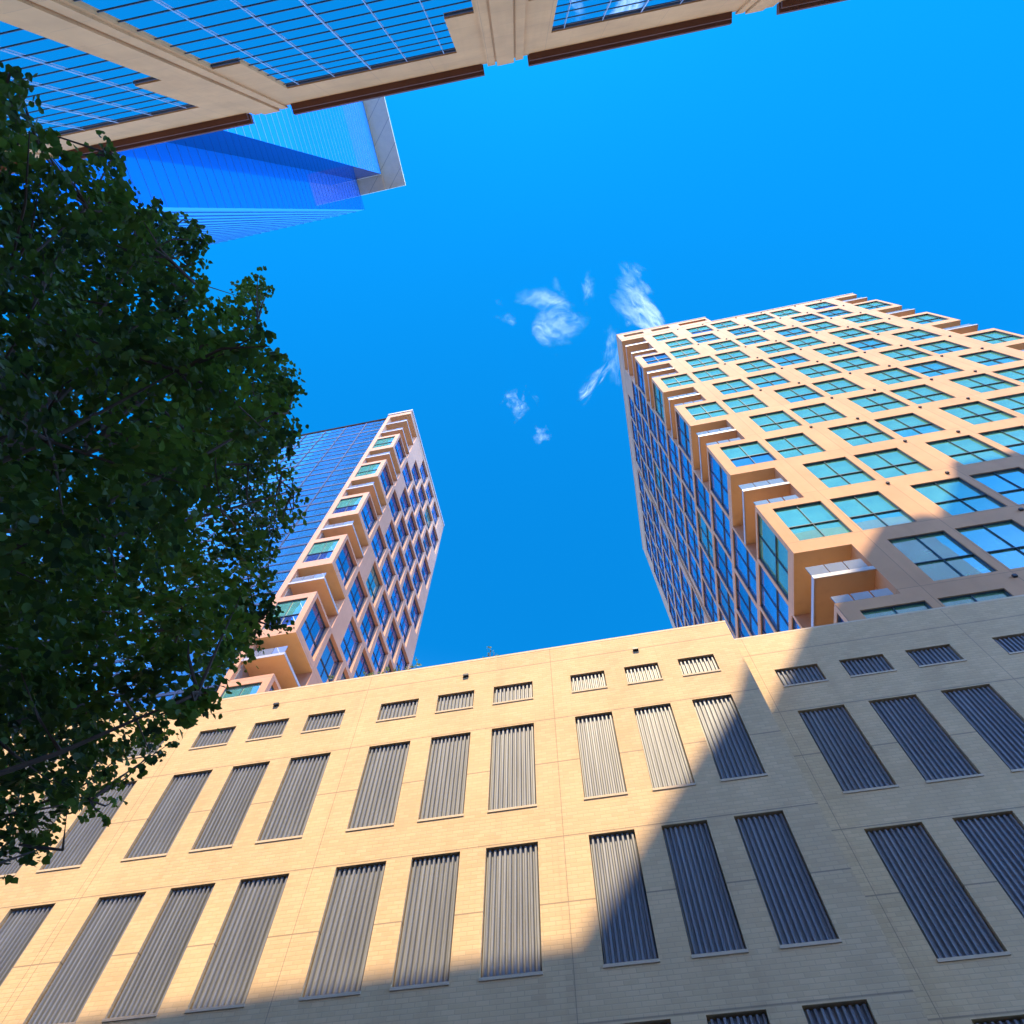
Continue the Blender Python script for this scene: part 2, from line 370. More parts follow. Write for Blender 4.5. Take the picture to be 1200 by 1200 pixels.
# ------------------------------------------------------------------ windows of the two residential towers
WW, WH, WR = 0.165, 0.237, 0.009
WSX, WSZ = 1.18, 1.20            # the side faces carry larger panes      # opening size and recess, layout units
def window_meshes():
    w_, h_ = S*WW, S*WH; out = []
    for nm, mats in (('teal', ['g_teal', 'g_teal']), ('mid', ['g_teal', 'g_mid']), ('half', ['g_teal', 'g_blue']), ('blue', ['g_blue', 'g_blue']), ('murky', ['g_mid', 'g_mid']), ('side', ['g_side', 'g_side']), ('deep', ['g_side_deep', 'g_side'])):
        mb = MB(); zm = h_*0.42
        mb.quad((0, 0, 0), (w_, 0, 0), (w_, 0, zm), (0, 0, zm), 1); mb.quad((0, 0, zm), (w_, 0, zm), (w_, 0, h_), (0, 0, h_), 0)
        out.append(mb.mesh('window', [M[x] for x in mats]))
    f = MB(); t = 0.016
    f.box(0, t, -0.06, 0.01, 0, h_); f.box(w_-t, w_, -0.06, 0.01, 0, h_); f.box(t, w_-t, -0.058, 0.01, h_-t, h_); f.box(t, w_-t, -0.058, 0.01, 0, t)
    f.box(t, w_-t, -0.05, 0.01, h_*0.42-0.022, h_*0.42+0.014); f.box(w_/2-0.008, w_/2+0.008, -0.044, 0.01, t, h_*0.42-0.023); f.box(w_/2-0.008, w_/2+0.008, -0.044, 0.01, h_*0.42+0.015, h_-t)
    return out, f.mesh('window_frame', [M['frame']])
WIN, WFR = window_meshes()
def place_windows(root, spots, limit=100):
    """spots: (origin point, rot z, weights). The ones that show largest become parts, the rest one stuff part"""
    base = Vector(root.location)
    def area(sp):
        o, rz = Vector(sp[0]), sp[1]; d = Vector((math.cos(rz), math.sin(rz), 0))
        return screen_area([o, o+d*S*WW, o+d*S*WW+Vector((0, 0, S*WH)), o+Vector((0, 0, S*WH))])
    spots = sorted(spots, key=area, reverse=True)
    rng = random.Random(3)
    rest = MB()
    for i, (o, rz, wt) in enumerate(spots):
        big = rz != 0.0; sc = (WSX, 1, WSZ) if big else (1, 1, 1)
        k = rng.choices(range(7), (list(wt)+[0, 0])[:7])[0]
        if i < limit:
            w_ = link('window', WIN[k], root, Vector(o)-base, (0, 0, rz)); w_.scale = sc; link('window_frame', WFR, w_)
        else:
            mt4 = Matrix.Translation(o) @ Matrix.Rotation(rz, 4, 'Z') @ Matrix.Diagonal((*sc, 1))
            for me, mis in ((WIN[k], [[0, 0, 1, 2, 3, 5, 6][k], [0, 3, 2, 2, 3, 5, 5][k]]), (WFR, [4])):
                n = len(rest.v); rest.v += [tuple(mt4 @ v.co) for v in me.vertices]
                for p in me.polygons:
                    rest.f.append(tuple(n+q for q in p.vertices)); rest.m.append(mis[p.material_index])
    if rest.v:
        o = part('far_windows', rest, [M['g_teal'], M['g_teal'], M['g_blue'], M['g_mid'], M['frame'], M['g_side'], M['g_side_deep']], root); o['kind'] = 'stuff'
def balcony(root, x0, x1, yf, yb, z, left, lo=0.13):
    """a slab hung in a corner void: slab (tan underside), white metal rim, low glass rail"""
    e = 0.0006
    mb = MB(); mb.box(S*(x0+0.004), S*(x1-e), S*(yf+0.004), S*(yb-e), zw(z+lo), zw(z+lo+0.012))
    sl = part('balcony', mb, [M['soffit']], root)
    xo = x0 if left else x1
    mb = MB(); mb.box(S*x0, S*(x1-e), S*yf, S*(yf+0.0038), zw(z+lo-0.002), zw(z+lo+0.014))
    xs = (x0, x0+0.0038) if left else (x1-0.0038, x1)
    mb.box(S*xs[0], S*xs[1], S*(yf+0.004), S*(yb-e), zw(z+lo-0.002), zw(z+lo+0.014))
    part('rim', mb, [M['rim']], sl)
    mb = MB(); n = 3; ww = (x1-x0-0.01)/n
    for i in range(n): mb.box(S*(x0+0.004+ww*i), S*(x0+0.004+ww*(i+1))-0.03, S*(yf+0.006), S*(yf+0.009), zw(z+lo+0.016), zw(z+lo+0.068))
    part('glass_rail', mb, [M['rail_glass']], sl)
def low_rail(root, x0, x1, yf, z):
    mb = MB(); n = 3; ww = (x1-x0)/n
    for i in range(n): mb.box(S*(x0+ww*i), S*(x0+ww*(i+1))-0.05, S*(yf+0.002), S*(yf+0.005), zw(z+0.003), zw(z+0.034))
    part('balcony_railing', mb, [M['rail_glass']], root)

# ------------------------------------------------------------------ right tower
RX0, RX1, RY0, RY1 = 0.655, 2.508, 1.10, 3.22
rt = thing('apartment_tower', W(RX0, RY0, -0.1524), 'large salmon tower with staggered square windows and notched corner balconies, right of the sky gap', 'tower')
def zt(k): return 1.998 + (0.318*k if k > 0 else 0.311*k)
RTOP = zt(10)+0.083
ROWS = range(-3, 11)
front, side, spots = [], [], []
VX, VY = 0.828, 1.335
for k in ROWS:
    t = zt(k); b_ = t-WH
    xs = [0.70+0.464*j+q for j in range(4) for q in (0, 0.195)][:7] if k % 2 == 0 else [0.93+0.464*j+q for j in range(4) for q in (0, 0.195)][:7]
    if k == 10: xs = xs[1:]
    for x in xs:
        front.append((x, x+WW, b_, t)); spots.append((W(x, RY0+WR, b_), 0.0, (18, 3, 1.2, 0.4, 1) if k < 8 else (6, 4, 1, 1.2, 6)))
    sw, sh = WW*WSX, WH*WSZ; zs_ = b_-0.020
    ylist = ([1.118+0.2125*j for j in range(5)] if k % 2 == 0 else [1.348]+[1.565+0.2125*j for j in range(3)])
    ylist += [2.246+(0.0 if k % 2 == 0 else 0.045)+0.2125*j for j in range(5)]
    for y in ylist:
        if y+sw > RY1-0.005 or (y < 2.24 and y+sw > 2.19) or (k == 10 and y < 1.34): continue
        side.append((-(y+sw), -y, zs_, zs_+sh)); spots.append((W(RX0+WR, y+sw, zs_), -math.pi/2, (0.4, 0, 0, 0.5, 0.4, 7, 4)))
lv = [(zt(k-1)+0.044, zt(k+1)-WH-0.067) for k in range(-3, 8, 2)] + [(zt(8)+0.044, zt(10)+0.02)]
rv = [(zt(k-1)+0.044, zt(k+1)-WH-0.067) for k in range(-2, 9, 2)] + [(zt(9)+0.044, zt(10)+0.02)]
CAPX, CAPZ = 1.40, 5.475
capw = [(0.70, 0.865, 5.335, 5.42), (0.93, 1.08, 5.335, 5.42), (1.16, 1.385, 5.345, 5.425, 0.2)]
mb = MB()
bare = [(RX0, VX, a, b_) for a, b_ in lv] + [(RX1-0.173, RX1, a, b_) for a, b_ in rv]
facade(mb, lambda u, v, q: W(u, RY0+q, v), RX0, RX1, -0.16, RTOP, front, WR, bare)
bareS = [(-VY, -RY0, a, b_) for a, b_ in lv]
slot = [(-2.235, -2.195, 1.1, RTOP-0.15, 0.10)]
facade(mb, lambda u, v, q: W(RX0+q, -u, v), -RY1, -RY0, -0.16, RTOP, side+slot, WR, bareS)
for a, b_ in lv:
    mb.quad(W(RX0, VY, a), W(VX, VY, a), W(VX, VY, b_), W(RX0, VY, b_))
    mb.quad(W(VX, VY, a), W(VX, RY0, a), W(VX, RY0, b_), W(VX, VY, b_))
    mb.quad(W(RX0, RY0, a), W(VX, RY0, a), W(VX, VY, a), W(RX0, VY, a))
    mb.quad(W(RX0, VY, b_), W(VX, VY, b_), W(VX, RY0, b_), W(RX0, RY0, b_), 1)
for a, b_ in rv:
    x = RX1-0.173
    mb.quad(W(x, VY, a), W(RX1, VY, a), W(RX1, VY, b_), W(x, VY, b_))
    mb.quad(W(x, RY0, a), W(x, VY, a), W(x, VY, b_), W(x, RY0, b_))
    mb.quad(W(x, RY0, a), W(RX1, RY0, a), W(RX1, VY, a), W(x, VY, a))
    mb.quad(W(x, VY, b_), W(RX1, VY, b_), W(RX1, RY0, b_), W(x, RY0, b_), 1)
bareR = [(RY0, VY, a, b_) for a, b_ in rv]
facade(mb, lambda u, v, q: W(RX1-q, u, v), RY0, RY1, -0.16, RTOP, [], WR, bareR)
mb.quad(W(RX1, RY1, -0.16), W(RX0, RY1, -0.16), W(RX0, RY1, RTOP), W(RX1, RY1, RTOP))
mb.quad(W(RX0, RY0, RTOP), W(RX1, RY0, RTOP), W(RX1, RY1, RTOP), W(RX0, RY1, RTOP))
part('wall', mb, [M['panel'], M['soffit']], rt)
# raised corner of the roof line
mb = MB()
facade(mb, lambda u, v, q: W(u, RY0-0.001+q, v), RX0-0.001, CAPX, RTOP+0.001, CAPZ, capw, 0.03)
z0, z1 = RTOP+0.001, CAPZ
mb.quad(W(RX0-0.001, RY1, z0), W(RX0-0.001, RY0-0.001, z0), W(RX0-0.001, RY0-0.001, z1), W(RX0-0.001, RY1, z1))
mb.quad(W(CAPX, RY0-0.001, z0), W(CAPX, RY1, z0), W(CAPX, RY1, z1), W(CAPX, RY0-0.001, z1))
mb.quad(W(CAPX, RY1, z0), W(RX0-0.001, RY1, z0), W(RX0-0.001, RY1, z1), W(CAPX, RY1, z1))
mb.quad(W(RX0-0.001, RY0-0.001, z1), W(CAPX, RY0-0.001, z1), W(CAPX, RY1, z1), W(RX0-0.001, RY1, z1))
mb.quad(W(1.15, RY0+0.2, 5.33), W(CAPX, RY0+0.2, 5.33), W(CAPX, RY0+0.2, 5.44), W(1.15, RY0+0.2, 5.44), 1)
par = part('roof_parapet', mb, [M['panel'], M['cavity']], rt)
mb = MB()
for x0, x1, a, b_, *_ in capw[:2]: mb.quad(W(x0, RY0+0.018, a), W(x1, RY0+0.018, a), W(x1, RY0+0.018, b_), W(x0, RY0+0.018, b_))
part('parapet_glazing', mb, [M['g_mid']], par)
mb = MB(); mb.box(S*CAPX+0.02, S*RX1+0.04, S*RY0-0.04, S*RY1, zw(RTOP)+0.002, zw(RTOP)+0.12)
mb.box(S*RX0-0.05, S*CAPX+0.05, S*RY0-0.05, S*RY1+0.05, zw(CAPZ)+0.002, zw(CAPZ)+0.12)
part('roof_coping', mb, [M['coping']], rt)
for i, (a, b_) in enumerate(lv):
    balcony(rt, RX0, VX, RY0, VY, a, True)
    if i == len(lv)-1: balcony(rt, RX0, VX, RY0, VY, a, True, 0.40)
    low_rail(rt, RX0+0.006, VX-0.012, RY0, a)
for i, (a, b_) in enumerate(rv): balcony(rt, RX1-0.172, RX1, RY0, VY, a, False)
place_windows(rt, spots)
mb = MB()
for k in ROWS:
    z = zt(k)+0.039
    for j in range(4):
        x = (0.70 if k % 2 == 0 else 0.93)+0.464*j+0.412
        for dx in (0, 0.20):
            if x+dx < 2.3: mb.box(S*(x+dx)-0.05, S*(x+dx)+0.05, S*RY0-0.07, S*RY0-0.003, zw(z)-0.05, zw(z)+0.05)
o = part('vent_caps', mb, [M['dark_metal']], rt); o['kind'] = 'stuff'

# ------------------------------------------------------------------ left tower
LXR, LXM, LXL, LY0, LY1 = -1.354, -1.594, -3.1, 1.54, 2.84
lt = thing('corner_balcony_tower', W(LXR, LY0, -0.1524), 'slim tower behind the tree with blue curtain glass, rosy stepped corner balconies and staggered windows', 'tower')
def zb(k): return 2.746+0.32*k
LTOP = 6.0
LVY = LY0+0.24
PX = LXM+0.036
lv = [(zb(k-1), zb(k+1)-0.35) for k in range(-5, 8, 2)] + [(zb(8), 5.915)]
front, side, spots = [], [], []
for k in range(-6, 11):
    t = zb(k)-0.044; b_ = t-WH
    if k % 2 == 0 and k < 9:
        x = -1.354-0.035-WW; front.append((x, x+WW, b_, t)); spots.append((W(x, LY0+WR, b_), 0.0, (7, 3, 2, 0.5, 1)))
    sw, sh = WW*WSX, WH*WSZ; zs_ = b_-0.020
    off = 0.022 if k % 2 == 0 else 0.138
    for j in range(0, 6):
        y = LY0+off+0.232*j
        if y+sw > LY1-0.012: continue
        if (k % 2 or k > 8) and y < LVY+0.02: continue
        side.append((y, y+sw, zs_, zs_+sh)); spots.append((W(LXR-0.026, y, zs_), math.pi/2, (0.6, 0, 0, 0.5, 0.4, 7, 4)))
mb = MB()
facade(mb, lambda u, v, q: W(u, LY0+q, v), LXM, LXR, -0.16, LTOP, front, WR, [(PX, LXR, a, b_) for a, b_ in lv])
facade(mb, lambda u, v, q: W(LXR-q, u, v), LY0, LY1, -0.16, LTOP, side, 0.026, [(LY0, LVY, a, b_) for a, b_ in lv])
for a, b_ in lv:
    mb.quad(W(PX, LVY, a), W(LXR, LVY, a), W(LXR, LVY, b_), W(PX, LVY, b_))
    mb.quad(W(PX, LY0, a), W(PX, LVY, a), W(PX, LVY, b_), W(PX, LY0, b_))
    mb.quad(W(PX, LY0, a), W(LXR, LY0, a), W(LXR, LVY, a), W(PX, LVY, a))
    mb.quad(W(PX, LVY, b_), W(LXR, LVY, b_), W(LXR, LY0, b_), W(PX, LY0, b_), 1)
mb.quad(W(LXR, LY1, -0.16), W(LXL, LY1, -0.16), W(LXL, LY1, LTOP), W(LXR, LY1, LTOP))
mb.quad(W(LXL, LY1, -0.16), W(LXL, LY0+0.02, -0.16), W(LXL, LY0+0.02, LTOP), W(LXL, LY1, LTOP))
mb.quad(W(LXM, LY0, LTOP), W(LXR, LY0, LTOP), W(LXR, LY1, LTOP), W(LXM, LY1, LTOP))
mb.quad(W(LXL, LY0+0.02, LTOP), W(LXM, LY0+0.02, LTOP), W(LXM, LY1, LTOP), W(LXL, LY1, LTOP))
mb.quad(W(LXM, LY0, -0.16), W(LXM, LY0, LTOP), W(LXM, LY0+0.03, LTOP), W(LXM, LY0+0.03, -0.16))
part('wall', mb, [M['panel2'], M['soffit']], lt)
mb = MB(); mb.box(S*LXM, S*LXR+0.08, S*LY0-0.08, S*LY1, zw(LTOP)+0.002, zw(LTOP)+0.3)
part('roof_coping', mb, [M['rim']], lt)
for i, (a, b_) in enumerate(lv):
    balcony(lt, PX, LXR, LY0, LVY, a, False)
    if i == len(lv)-1: balcony(lt, PX, LXR, LY0, LVY, a, False, 0.38)
    mb = MB(); mb.box(S*PX+0.003, S*PX+0.05, S*LY0+0.2, S*LVY-0.1, zw(a)+0.2, zw(min(b_, a+0.28))-0.3)
    part('balcony_door', mb, [M['rail_glass']], lt)
place_windows(lt, spots)
mb = MB(); mb.quad(W(LXL, LY0+0.02, -0.16), W(LXM, LY0+0.02, -0.16), W(LXM, LY0+0.02, 5.93), W(LXL, LY0+0.02, 5.93))
cw = part('curtain_wall', mb, [M['g_curtain']], lt)
mb = MB()
for k in range(-20, 34):
    z = 2.746+0.107*k
    if z > 5.94: break
    h = 0.020 if k % 3 == 0 else 0.008
    mb.box(S*LXL, S*LXM-0.003, S*(LY0+0.02)-0.035, S*(LY0+0.02)-0.004, zw(z)-S*h/2, zw(z)+S*h/2)
for i in range(1, 8):
    x = LXM-0.21*i; mb.box(S*x-0.05, S*x+0.05, S*(LY0+0.02)-0.06, S*(LY0+0.02)-0.037, zw(-0.15), zw(5.93))
part('mullions', mb, [M['dark_fin']], cw)

# ------------------------------------------------------------------ building right behind the photographer (top of the picture)
DB = 0.5*S
ob = thing('limestone_office_building', (0, -DB, 0), 'tan stone and blue glass office front with brown cornice leaning in along the top edge', 'building', rz=math.radians(1.54))
def lpart(name, mb, mats, parent): return link(name, mb.mesh(name, mats), parent)
BX0, BX1, BT = -5.29, 4.0, 5.56
piers = [0.11+1.80*k for k in range(-3, 3)]
def F(u, v, q): return (DB*u, -DB*q, DB*v+EYE)
holes = []; bays = []
for a, b_ in zip(piers[:-1], piers[1:]):
    holes += [(a+0.150, b_-0.150, 0.7, 4.25), (a+0.315, b_-0.315, 4.25, 5.05)]; bays.append((a, b_))
mb = MB(); facade(mb, F, BX0, BX1, -0.3, BT, holes, 0.016)
bk = 1.15
mb.quad(F(BX0, -0.3, 0), F(BX0, -0.3, bk), F(BX0, BT, bk), F(BX0, BT, 0)); mb.quad(F(BX1, -0.3, bk), F(BX1, -0.3, 0), F(BX1, BT, 0), F(BX1, BT, bk))
mb.quad(F(BX0, -0.3, bk), F(BX1, -0.3, bk), F(BX1, BT, bk), F(BX0, BT, bk)); mb.quad(F(BX0, BT, 0), F(BX1, BT, 0), F(BX1, BT, bk), F(BX0, BT, bk))
lpart('wall', mb, [M['tan_stone']], ob)
mb = MB(); mb.box(DB*BX0, DB*BX1, -DB*0.25, -DB*0.15, EYE+DB*BT+0.003, EYE+DB*5.93); lpart('roof_parapet', mb, [M['tan_stone']], ob)  # hidden upstand added to keep the roof's cast shadow edge level
for p in piers:
    mb = MB()
    for a, b_, pr in ((-0.132, -0.075, 0.012), (-0.062, 0.062, 0.022), (0.075, 0.132, 0.012)):
        mb.box(DB*(p+a), DB*(p+b_), 0.002, DB*pr, EYE-DB*0.3, EYE+DB*(BT+0.03))
    lpart('pier', mb, [M['tan_stone']], ob)
for a, b_ in bays:
    x0, x1 = DB*(a+0.165), DB*(b_-0.165)
    mb = MB(); mb.box(x0, x1, 0.002, DB*0.062, EYE+DB*BT+0.002, EYE+DB*(BT+0.05)); mb.box(x0+0.05, x1-0.05, 0.002, DB*0.040, EYE+DB*(BT-0.035), EYE+DB*BT, 0)
    lpart('cornice', mb, [M['brown']], ob)
    g = 0.014
    mb = MB(); mb.quad(F(a+0.15, 0.7, g), F(b_-0.15, 0.7, g), F(b_-0.15, 4.25, g), F(a+0.15, 4.25, g)); mb.quad(F(a+0.315, 4.25, g), F(b_-0.315, 4.25, g), F(b_-0.315, 5.05, g), F(a+0.315, 5.05, g))
    wn = lpart('window', mb, [M['g_sky']], ob)
    mb = MB(); z = 0.78; i = 0
    while z < 5.02:
        q = 0.15 if z < 4.2 else 0.315; t = 0.020
        mb.box(DB*(a+q)+0.01, DB*(b_-q)-0.01, -DB*g+0.003, -DB*g+0.014, EYE+DB*z-t, EYE+DB*z+t); z += 0.150
    mb.box(DB*(a+0.315)+0.01, DB*(b_-0.315)-0.01, -DB*g+0.003, -DB*g+0.03, EYE+DB*5.05-0.10, EYE+DB*5.05-0.003)  # dark bar painted in for the reveal's shadow along the glass top
    for xa, xb in ((a+0.15, a+0.315), (b_-0.315, b_-0.15)): mb.box(DB*xa+0.01, DB*xb-0.004, -DB*g+0.003, -DB*g+0.03, EYE+DB*4.25-0.10, EYE+DB*4.25-0.003)  # same shadow bars at the stepped corners
    lpart('transoms_and_shadow_bars', mb, [M['frame']], wn)
    mb = MB(); n = 6; wd = b_-a-0.30
    for i in range(1, n):
        u = a+0.15+wd*i/n; top = 5.05 if a+0.315 < u < b_-0.315 else 4.25; t = 0.022 if i % 3 == 0 else 0.011
        mb.box(DB*u-t, DB*u+t, -DB*g+0.016, -DB*g+0.04, EYE+DB*0.7, EYE+DB*top-0.01)
    lpart('mullions', mb, [M['white_mullion']], wn)

# ------------------------------------------------------------------ glass skyscraper beyond it
H = 300.0
gt = thing('glass_skyscraper', (-0.177*H, -0.088*H, 0), 'very tall blue mirrored skyscraper with pale stone roof rim, seen above the leafy tree', 'skyscraper')
def G(x, y, z): return (x*H, y*H, z+EYE)
ax, ay, bx, by = -0.177, -0.0835, -0.2135, -0.0448
def glassbox(name, faces, mat_):
    mb = MB()
    for (xa, ya), (xb, yb) in faces: mb.quad(G(xa, ya, -2), G(xb, yb, -2), G(xb, yb, H), G(xa, ya, H))
    return part(name, mb, [mat_], gt)
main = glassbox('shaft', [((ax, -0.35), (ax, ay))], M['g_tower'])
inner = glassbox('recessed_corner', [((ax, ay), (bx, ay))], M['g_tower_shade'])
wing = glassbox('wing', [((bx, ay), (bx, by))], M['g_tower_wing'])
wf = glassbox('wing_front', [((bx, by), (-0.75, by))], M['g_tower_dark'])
mb = MB(); mb.quad(G(-0.75, by, -2), G(-0.75, -0.35, -2), G(-0.75, -0.35, H), G(-0.75, by, H)); mb.quad(G(-0.75, -0.35, -2), G(ax, -0.35, -2), G(ax, -0.35, H), G(-0.75, -0.35, H))
mb.poly([G(ax, -0.35, H), G(ax, ay, H), G(bx, ay, H), G(bx, by, H), G(-0.75, by, H), G(-0.75, -0.35, H)])
part('back_wall', mb, [M['concrete']], gt)
mb = MB()
mb.box(H*(ax+0.0003), H*-0.1475, H*-0.36, H*-0.0635, H-0.8+EYE, H+0.4+EYE)
mb.box(H*(bx+0.0003), H*(ax), H*(ay+0.0003), H*-0.0635, H-0.8+EYE, H+0.4+EYE)
part('roof_rim', mb, [M['stone']], gt)
mb = MB()
for k in range(1, 66):
    z = 4.4*k; mb.box(H*ax+0.003, H*ax+0.04, H*-0.35, H*ay, z-0.09, z+0.09)
part('mullions', mb, [M['white_mullion']], main)
mb = MB()
for k in range(1, 68):
    z = 4.4*k; mb.box(H*bx+0.003, H*bx+0.04, H*ay, H*by, z-0.09, z+0.09)
part('mullions', mb, [M['tower_fin']], wing)
mb = MB()
for k in range(1, 40):
    x = H*bx-3.9*k; mb.box(x-0.14, x+0.14, H*by+0.003, H*by+0.25, 0, H)
part('mullions', mb, [M['tower_fin']], wf)

# ------------------------------------------------------------------ gabled block across the way that throws the slanted shade (behind the viewpoint)
nb = thing('neighbouring_block', W(2.0, -1.2, -0.1524), 'concrete block with a stepped sloping roof standing behind the viewer, out of the picture', 'building')
prof = [(0.478, -0.16), (0.478, 4.817), (0.874, 5.293), (0.93, 5.40), (1.153, 5.70), (1.428, 6.031), (1.566, 6.19), (1.70, 6.20), (1.73, 6.175), (1.916, 6.409), (1.98, 6.525), (3.6, 6.54), (3.6, -0.16)]
prof = [(x-0.327, z-0.911 if z > 1 else z) for x, z in prof]
mb = MB(); yf, ybk = -1.2, -1.9
mb.poly([W(x, yf, z) for x, z in prof]); mb.poly([W(x, ybk, z) for x, z in reversed(prof)])
for i in range(len(prof)):
    (xa, za), (xb, zb_) = prof[i-1], prof[i]; mb.quad(W(xa, yf, za), W(xa, ybk, za), W(xb, ybk, zb_), W(xb, yf, zb_))
part('wall', mb, [M['concrete']], nb)
mb = MB()
for k in range(9): mb.box(S*0.35, S*3.1, S*yf+0.003, S*yf+0.05, zw(0.2+0.34*k), zw(0.2+0.34*k)+1.7)
part('ribbon_windows', mb, [M['g_curtain']], nb)

# ------------------------------------------------------------------ leaf helpers
def leaf_mesh(name, centres, n_per, size, mats, seed, flat=0.75):
    rs = np.random.RandomState(seed); V = []; Fc = []
    base = np.array([(0, 0, 0), (0.38, 0.10, 0.05), (0.46, 0.48, 0.06), (0.0, 1.0, -0.05), (-0.46, 0.48, 0.06), (-0.38, 0.10, 0.05)])
    off = 0
    for (cx, cy, cz, r) in centres:
        n = max(6, int(n_per*r*r))
        nt_ = max(2, int(n/9))
        d = rs.normal(size=(nt_, 3)); d /= np.linalg.norm(d, axis=1)[:, None]
        st = d*(r*rs.uniform(0.05, 0.55, (nt_, 1))); en = d*(r*rs.uniform(0.65, 1.28, (nt_, 1)))+np.array([0, 0, -0.10*r])
        idx = rs.randint(0, nt_, n); t = rs.uniform(0, 1, (n, 1))
        p = st[idx]*(1-t)+en[idx]*t + rs.normal(scale=size*0.55, size=(n, 3))
        p += np.array([cx, cy, cz])
        nrm = rs.normal(size=(n, 3))*(1-flat)+np.array([0, 0, flat])*0.9 + d[idx]*0.35; nrm /= np.linalg.norm(nrm, axis=1)[:, None]
        ax_ = d[idx]+rs.normal(scale=0.7, size=(n, 3)); ax_ -= nrm*np.sum(ax_*nrm, axis=1)[:, None]; ax_ /= np.linalg.norm(ax_, axis=1)[:, None]
        bx_ = np.cross(ax_, nrm); s = size*rs.uniform(0.65, 1.25, (n, 1, 1))
        vv = p[:, None, :] + s*(base[None, :, 0:1]*bx_[:, None, :]+base[None, :, 1:2]*ax_[:, None, :]+base[None, :, 2:3]*nrm[:, None, :])
        V.append(vv.reshape(-1, 3)); k = np.arange(n)[:, None]*6+off
        Fc.append(np.concatenate([np.stack([k[:, 0], k[:, 0]+1, k[:, 0]+2, k[:, 0]+3], 1), np.stack([k[:, 0], k[:, 0]+3, k[:, 0]+4, k[:, 0]+5], 1)]))
        off += n*6
    V = np.concatenate(V); Fc = np.concatenate(Fc)
    me = bpy.data.meshes.new(name); me.vertices.add(len(V)); me.vertices.foreach_set('co', V.astype(np.float32).ravel())
    me.loops.add(len(Fc)*4); me.loops.foreach_set('vertex_index', Fc.astype(np.int32).ravel())
    me.polygons.add(len(Fc)); me.polygons.foreach_set('loop_start', np.arange(len(Fc), dtype=np.int32)*4)
    me.update(calc_edges=True)
    for mm in mats: me.materials.append(mm)
    return me

